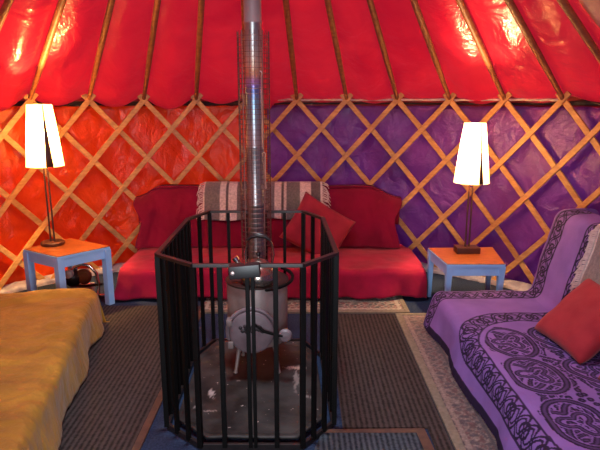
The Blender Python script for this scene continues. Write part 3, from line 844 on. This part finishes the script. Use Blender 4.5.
# striped blanket over the middle
def blanket(name, pfn, nu, nv, stripes, label, loc, fr_fn, grp='striped fringed blankets'):
    mb = MB(); mb.grid(pfn, nu, nv)
    U = np.array([i / nu for j in range(nv + 1) for i in range(nu + 1)])
    c = np.tile(np.array((.165, .15, .155), np.float32), (len(U), 1))
    for s0, s1, colr in stripes: c[(U >= s0) & (U < s1)] = colr
    o = mb.build(name, M['blanket_attr'], cols=c, thick=-.006, loc=loc, angle=180)
    tag(o, label, 'blanket', grp)
    for side in fr_fn:
        fm = MB(); side(fm); fm.build('fringe', M['fringe'], o)
    return o
WH, DK = (.62, .54, .50), (.085, .075, .08)
def bl_mid(u, v):
    x = -.835 + 1.03 * u
    if v < .2: q = v / .2; z = .790 - .15 * (1 - q); y = 4.945 - .06 * q
    else:
        q = (v - .2) / .8; z = .795 - .30 * q - .012 * math.sin(u * 9) * q
        y = 4.688 + .135 * (z - SEATZ) / .53 + .10 * math.exp(-q * 9) - .034
    return (x, y - .006 * fbm(x * 6, z * 6), z + .004 * fbm(x * 5, 7.))
def fr_mid(side, u):
    def go(fm):
        r = random.Random(5 + u)
        for k in range(24):
            p = Vector(bl_mid(u, .2 + .78 * k / 23)); L = r.uniform(.05, .085); dz = r.uniform(.02, .06)
            fm.tube([p, p + Vector((side * L * .6, -.008, -dz * .4)), p + Vector((side * L * (.9 if side > 0 else .7), -.01, -dz - .01))], [.005, .005, .003], 5)
    return go
blanket('blanket', bl_mid, 140, 40, [(.0, .012, WH), (.14, .19, WH), (.19, .21, DK), (.21, .285, WH), (.285, .40, (.13, .115, .12)), (.46, .52, WH), (.60, .655, WH), (.655, .675, DK), (.675, .70, WH), (.70, .81, (.14, .135, .14)), (.81, .905, WH), (.905, 1.1, (.10, .088, .095)), (.985, 1.1, WH)],
        'grey and white striped fringed blanket over the middle of the red sofa back', (-.32, 4.8, .7), [fr_mid(-1, 0), fr_mid(1, 1)])

def cushion(name, w, h, thick, mat, Mx, label, group=None):
    mb = MB(); n = 26
    def fn(sg):
        def f(u, v):
            a, b = u * 2 - 1, v * 2 - 1
            q = (1 - a ** 4) * (1 - b ** 4)
            pinch = 1 - .07 * (1 - abs(b) ** 2) * abs(a) ** 3 * 0 - .06 * (abs(a) ** 6) * (1 - b * b) - .0
            pinchb = 1 - .06 * (abs(b) ** 6) * (1 - a * a)
            zz = sg * (thick / 2) * max(0, q) ** .45 + .006 * fbm(a * 2, b * 2, sg)
            return Mx @ Vector((a * w / 2 * pinch, b * h / 2 * pinchb, zz))
        return f
    mb.grid(fn(1), n, n); mb.grid(fn(-1), n, n)
    loc = Mx.translation
    o = mb.build(name, mat, loc=loc, angle=180)
    bm = bmesh.new(); bm.from_mesh(o.data); bmesh.ops.remove_doubles(bm, verts=bm.verts, dist=.0125 * .4); bmesh.ops.recalc_face_normals(bm, faces=bm.faces); bm.to_mesh(o.data); bm.free()
    for p in o.data.polygons: p.use_smooth = True
    return tag(o, label, 'cushion', group)
def basis(c, ex, ey):
    ex = Vector(ex).normalized(); ey = Vector(ey); ey = (ey - ex * ey.dot(ex)).normalized(); ez = ex.cross(ey)
    mt = Matrix((ex, ey, ez)).transposed().to_4x4(); mt.translation = Vector(c); return mt
cushion('cushion', .50, .44, .13, M['cushion_red'], basis((.15, 4.555, .445), (.84, .02, -.52), (.40, .24, .80)), 'dusty red cushion leaning on the back sofa beside the striped blanket', 'red cushions')

# --- gold daybed on the left
yawL = math.atan2(1.58, -.30)              # length axis runs from near end to far end
# front edge line from (-1.07,2.0) to (-1.37,3.58); the depth axis points left to the wall
pe0, pe1 = Vector((-.915, 1.20)), Vector((-1.375, 3.555))
axL = (pe1 - pe0).normalized(); dL = Vector((-axL.y, axL.x)); LL = (pe1 - pe0).length
FLm = Matrix(((axL.x, dL.x, 0, pe0.x), (axL.y, dL.y, 0, pe0.y), (0, 0, 1, 0), (0, 0, 0, 1)))
futon(FLm, LL - .01, 'low futon sofa under the gold velvet throw along the orange wall', 'low futon sofas')
prof = rounded([(-.035, .028), (-.014, SEATZ + .022), (DEPTH - .06, SEATZ + .026), (DEPTH - .01, SEATZ + .08), (DEPTH + .02, SEATZ + .22)], .055)
PR = resample([(p[0], p[1], 0) for p in prof], .014)
mb = MB(); NA = 210; a0, a1 = .02, LL + .24
for i, p in enumerate(PR):
    d, z = p.x, p.y
    hang = sst(.22, .02, z) if d < .06 else 0
    for j in range(NA + 1):
        a = a0 + (a1 - a0) * j / NA; aa, zz, dd = a, z, d
        fold = .6 * math.sin(a * 9 + 1.5 * math.sin(a * 3)) + .8 * fbm(a * 3, 2.2)
        dd -= hang * (.012 + .030 * fold)
        top = 1 - hang
        # long soft creases running across the seat
        zz += top * .045 * (.5 - abs(fbm(a * 2.6 + d * 1.2, d * 1.1 - a * .4, 6.))) * sst(-.04, .10, d) - top * .018 * sst(.35, .8, fbm(a * 1.5, d * 2.2, 11.) + .3) + top * .011 * math.sin(a * 16 + 5 * d + 2 * fbm(a * 2, d * 2)) * sst(1.9, 2.35, a) * .8
        if d > .03: zz = max(zz, SEATZ + .014 + .006 * (1 + fbm(a * 4, d * 4, 1.)))
        e = a - LL
        if e > 0:
            r = .04
            if e < r * 1.57: aa = LL + r * math.sin(e / r); dz = r * (1 - math.cos(e / r))
            else: aa = LL + r + .012 * math.sin(d * 14); dz = r + e - r * 1.57
            zz = max(.02 + .01 * math.sin(d * 9), zz - dz)
            if d < .1: dd -= .035 * sst(0, .2, dz) * sst(.1, -.03, d)
        zz = max(.016, zz)
        mb.v.append(tuple(FLm @ Vector((aa, dd, zz))))
w = NA + 1
mb.f += [(i * w + j, i * w + j + 1, (i + 1) * w + j + 1, (i + 1) * w + j) for i in range(len(PR) - 1) for j in range(NA)]
tag(mb.build('throw', M['gold'], thick=.005, loc=(-1.5, 2.6, SEATZ), angle=180), 'gold velvet throw spread over the low sofa along the orange wall', 'throw')

# --- purple throw sofa on the right: length axis runs from far end towards the camera
X0, YF = .915, 3.545
FRm = Matrix(((0, 1, 0, X0), (-1, 0, 0, YF), (0, 0, 1, 0), (0, 0, 0, 1)))
LR = 2.35
futon(FRm, LR, 'low futon sofa under the purple throw along the purple wall', 'low futon sofas')
prof = rounded([(-.045, .02), (-.016, SEATZ + .020), (DEPTH - .03, SEATZ + .020), (DEPTH + .10, .80), (DEPTH + .30, .81), (DEPTH + .32, .5)], .06)
PR = resample([(p[0], p[1], 0) for p in prof], .0042)
PRs = [0]
for a, b in zip(PR, PR[1:]): PRs.append(PRs[-1] + (b - a).length)
OV = .10
NA = 540; a0, a1 = -OV, 2.2
S = []; T = []
mb = MB()
for i, p in enumerate(PR):
    d, z = p.x, p.y
    hang = sst(.24, .02, z) if d < .06 else 0
    back = sst(DEPTH - .02, DEPTH + .02, d)
    for j in range(NA + 1):
        a = a0 + (a1 - a0) * j / NA; aa, zz, dd = a, z, d
        S.append(PRs[i]); T.append(a - a0)
        fold = .7 * math.sin(a * 8 + 1.2) + .8 * fbm(a * 3, 5.2)
        dd -= hang * (.012 + .022 * fold)
        zz += (1 - hang) * .008 * fbm(a * 3.5, d * 3.5, 2.) * (1 - back)
        dd -= back * .012 * abs(fbm(a * 3, z * 3, 7.))
        if a < 0:
            e = -a; r = .03
            if e < r * 1.57: k = e / r; oa = r * math.sin(k); oz = r * (1 - math.cos(k))
            else: oa = r; oz = r + e - 1.57 * r
            aa = -oa - back * .02
            zz -= oz * (1 - back)
            dd += oz * back * 1.0
            
        zz = max(.016, zz)
        mb.v.append(tuple(FRm @ Vector((dd, 0, zz)) if False else FRm @ Vector((aa, dd, zz))))
w = NA + 1
mb.f += [(i * w + j, i * w + j + 1, (i + 1) * w + j + 1, (i + 1) * w + j) for i in range(len(PR) - 1) for j in range(NA)]
S = np.array(S); T = np.array(T)
# printed knotwork: coordinates in metres over the flat cloth
ink = np.zeros(len(S), np.float32)
def fold_t(t, t0, t1): return np.where(t > (t0 + t1) / 2, t0 + t1 - t, t) if t1 else t
def rrect(s, t, s0, t0, r, t1=None):
    t = fold_t(t, t0, t1)
    return rrect0(s, t, s0, t0, r)
def rrect0(s, t, s0, t0, r):                    # signed distance to a rounded corner region s>s0, t>t0
    qx, qy = (s0 + r) - s, (t0 + r) - t
    return np.where((qx > 0) & (qy > 0), r - np.hypot(qx, qy), np.minimum(s - s0, t - t0))
def along(s, t, s0, t0, r):                     # running length along that outline
    qx, qy = (s0 + r) - s, (t0 + r) - t
    ang = np.arctan2(np.maximum(qx, 1e-6), np.maximum(qy, 1e-6))
    return np.where((qx > 0) & (qy > 0), ang * r * .9, np.where(qx > 0, (t - t0 - r) + r * 1.41, -(s - s0 - r)))
def band(s0, t0, r, w, pitch, e=.007, t1=None):
    global ink
    D = rrect(S, T, s0, t0, r, t1); q = (D - w / 2) / (w / 2); P = along(S, fold_t(T, t0, t1), s0 + w / 2, t0 + w / 2, max(r - w / 2, .02))
    inb = np.abs(q) < 1
    k = 2 * PI / pitch; th = .20
    a = np.abs(q - .66 * np.sin(k * P)) < th * (1 + .8 * np.abs(np.cos(k * P)))
    b = np.abs(q + .66 * np.sin(k * P)) < th * (1 + .8 * np.abs(np.cos(k * P)))
    cc = np.abs(np.hypot(np.mod(P, pitch) - pitch / 2, q * w / 2) - w * .24) < .0065
    core = (a & ~(np.abs(q - .66 * np.sin(k * P)) < th * .35)) | (b & ~(np.abs(q + .66 * np.sin(k * P)) < th * .35)) | cc
    v = np.where(inb & core, 1., 0.)
    v = np.maximum(v, np.where(inb & (1 - np.abs(q) < e / (w / 2) * 1.6), .95, 0.))
    v = np.maximum(v, np.where(inb, .16, 0.))
    ink = np.maximum(ink, v)
band(-.085, .10, .05, .135, .155)
band(.125, .48, .48, .135, .15, t1=2.22)
# central knots
curves = []
tt = np.linspace(0, 2 * PI, 420)
def knot(cs, ct, Rr, lobes, amp, ph, sc=1.):
    rr = Rr * (1 + amp * np.cos(lobes * tt + ph))
    curves.append((cs + rr * np.cos(tt) * sc, ct + rr * np.sin(tt)))
def liss(cs, ct, A, B, m, n_, ph): curves.append((cs + A * np.sin(m * tt + ph), ct + B * np.sin(n_ * tt)))
for q in (0., 2.1): liss(.60, 1.32, .22, .52, 3, 5, q)
liss(.60, 1.32, .26, .46, 5, 2, .4)
for cs, ct in ((.42, .90), (.41, 1.26), (.42, 1.66), (.72, .86), (.74, 1.24), (.76, 1.62), (.52, 2.0), (1.02, 1.0), (1.04, 1.4)):
    knot(cs, ct, .118, 4, .36, ct * 3); knot(cs, ct, .142, 2, .20, cs * 5 + 1); knot(cs, ct, .058, 3, .45, cs * 7)
cand = (rrect(S, T, .125, .48, .48, 2.22) > .16) & (S < 1.35)
idx = np.where(cand)[0]
best = np.full(len(idx), 9., np.float32)
Ps = S[idx].astype(np.float32); Pt = T[idx].astype(np.float32)
for ci, (cs, ct) in enumerate(curves):
    bd = np.full(len(idx), 9., np.float32)
    near = np.where((Ps > cs.min() - .05) & (Ps < cs.max() + .05) & (Pt > ct.min() - .05) & (Pt < ct.max() + .05))[0]
    for k in range(0, len(cs), 70):
        d = np.hypot(Ps[near, None] - cs[None, k:k + 70].astype(np.float32), Pt[near, None] - ct[None, k:k + 70].astype(np.float32)).min(1)
        bd[near] = np.minimum(bd[near], d)
    hw = (.0145, .016, .012)[ci % 3]
    v = np.where(bd < hw, np.where(bd < hw * .38, .72, 1.), 0.)
    ink[idx] = np.where(bd < hw + .006, v, np.maximum(ink[idx], v))
lil = np.array((.225, .125, .42), np.float32); blk = np.array((.018, .010, .038), np.float32)
cols = lil[None] * (1 - ink[:, None]) + blk[None] * ink[:, None]
tag(mb.build('throw', M['cloth_attr'], cols=cols, thick=.004, loc=(1.3, 2.6, SEATZ), angle=180), 'purple throw printed with black knotwork over the sofa along the purple wall', 'throw')

# red cushions and grey fringed blanket on it
cushion('cushion', .42, .41, .12, M['cushion_brick'], basis((1.465, 2.70, .405), (.12, -.95, -.02), (.56, .05, .54)), 'brick red cushion leaning on the purple throw below the grey blanket', 'red cushions')
cushion('cushion', .42, .41, .12, M['cushion_brick'], basis((1.47, 2.055, .43), (.0, -1, 0), (.60, .0, .50)), 'red cushion at the right edge of the picture, nearest on the purple throw', 'red cushions')
def bl_r(u, v):
    y = 2.99 - .75 * u
    if v < .3: q = v / .3; x = X0 + DEPTH + .36 - .24 * q; z = .838
    else:
        q = (v - .3) / .7; z = .838 - .36 * q
        x = X0 + DEPTH + .10 - .245 * (.80 - z) * .95 - .040 + .018 * math.exp(-q * 20)
    return (x + .006 * fbm(y * 5, z * 5), y, z - .012 * math.sin(u * 12) * v)
def fr_r(fm):
    r = random.Random(8)
    for k in range(30):
        p = Vector(bl_r(0, .3 + .70 * k / 29)); L = r.uniform(.04, .07)
        fm.tube([p, p + Vector((-.012, L * .6, -.012)), p + Vector((-.014, L, -.035 - .02 * r.random()))], [.006, .006, .004], 5)
blanket('blanket', bl_r, 70, 40, [(.0, .02, WH), (.30, .40, WH), (.6, .7, WH)], 'grey fringed blanket over the back of the sofa with purple throw', (1.6, 2.75, .7), [fr_r])

# ---------------------------------------------------------------- light
wd = bpy.data.worlds.new('day'); sc.world = wd; wd.use_nodes = True
bg = wd.node_tree.nodes['Background']; bg.inputs[0].default_value = (.88, .93, 1.0, 1); bg.inputs[1].default_value = 1.0
def light(name, kind, loc, energy, color, **kw):
    d = bpy.data.lights.new(name, kind); d.energy = energy; d.color = color
    for k, v in kw.items(): setattr(d, k, v)
    o = bpy.data.objects.new(name, d); COL.objects.link(o); o.location = loc; return o
light('bulb', 'POINT', bl, 125, (1, .56, .17), shadow_soft_size=.03)
light('bulb', 'POINT', br, 80, (1, .62, .28), shadow_soft_size=.03)
o = light('crown_daylight', 'AREA', (CX, CY, 3.55), 95, (.80, .91, 1), shape='DISK', size=.62)
o = light('flash_fill', 'AREA', (CX, -.42, 1.15), 64, (.80, .91, 1), shape='RECTANGLE', size=.8, size_y=1.5)  # added unseen fill lamp behind the camera, standing in for its flash
o.rotation_euler = (PI / 2, 0, 0)

sc.view_settings.view_transform = 'Standard'; sc.view_settings.look = 'None'
sc.view_settings.gamma = 1; sc.view_settings.use_curve_mapping = False
sc.view_settings.exposure = 0
sc.cycles.use_denoising = True
sc.cycles.max_bounces = 8
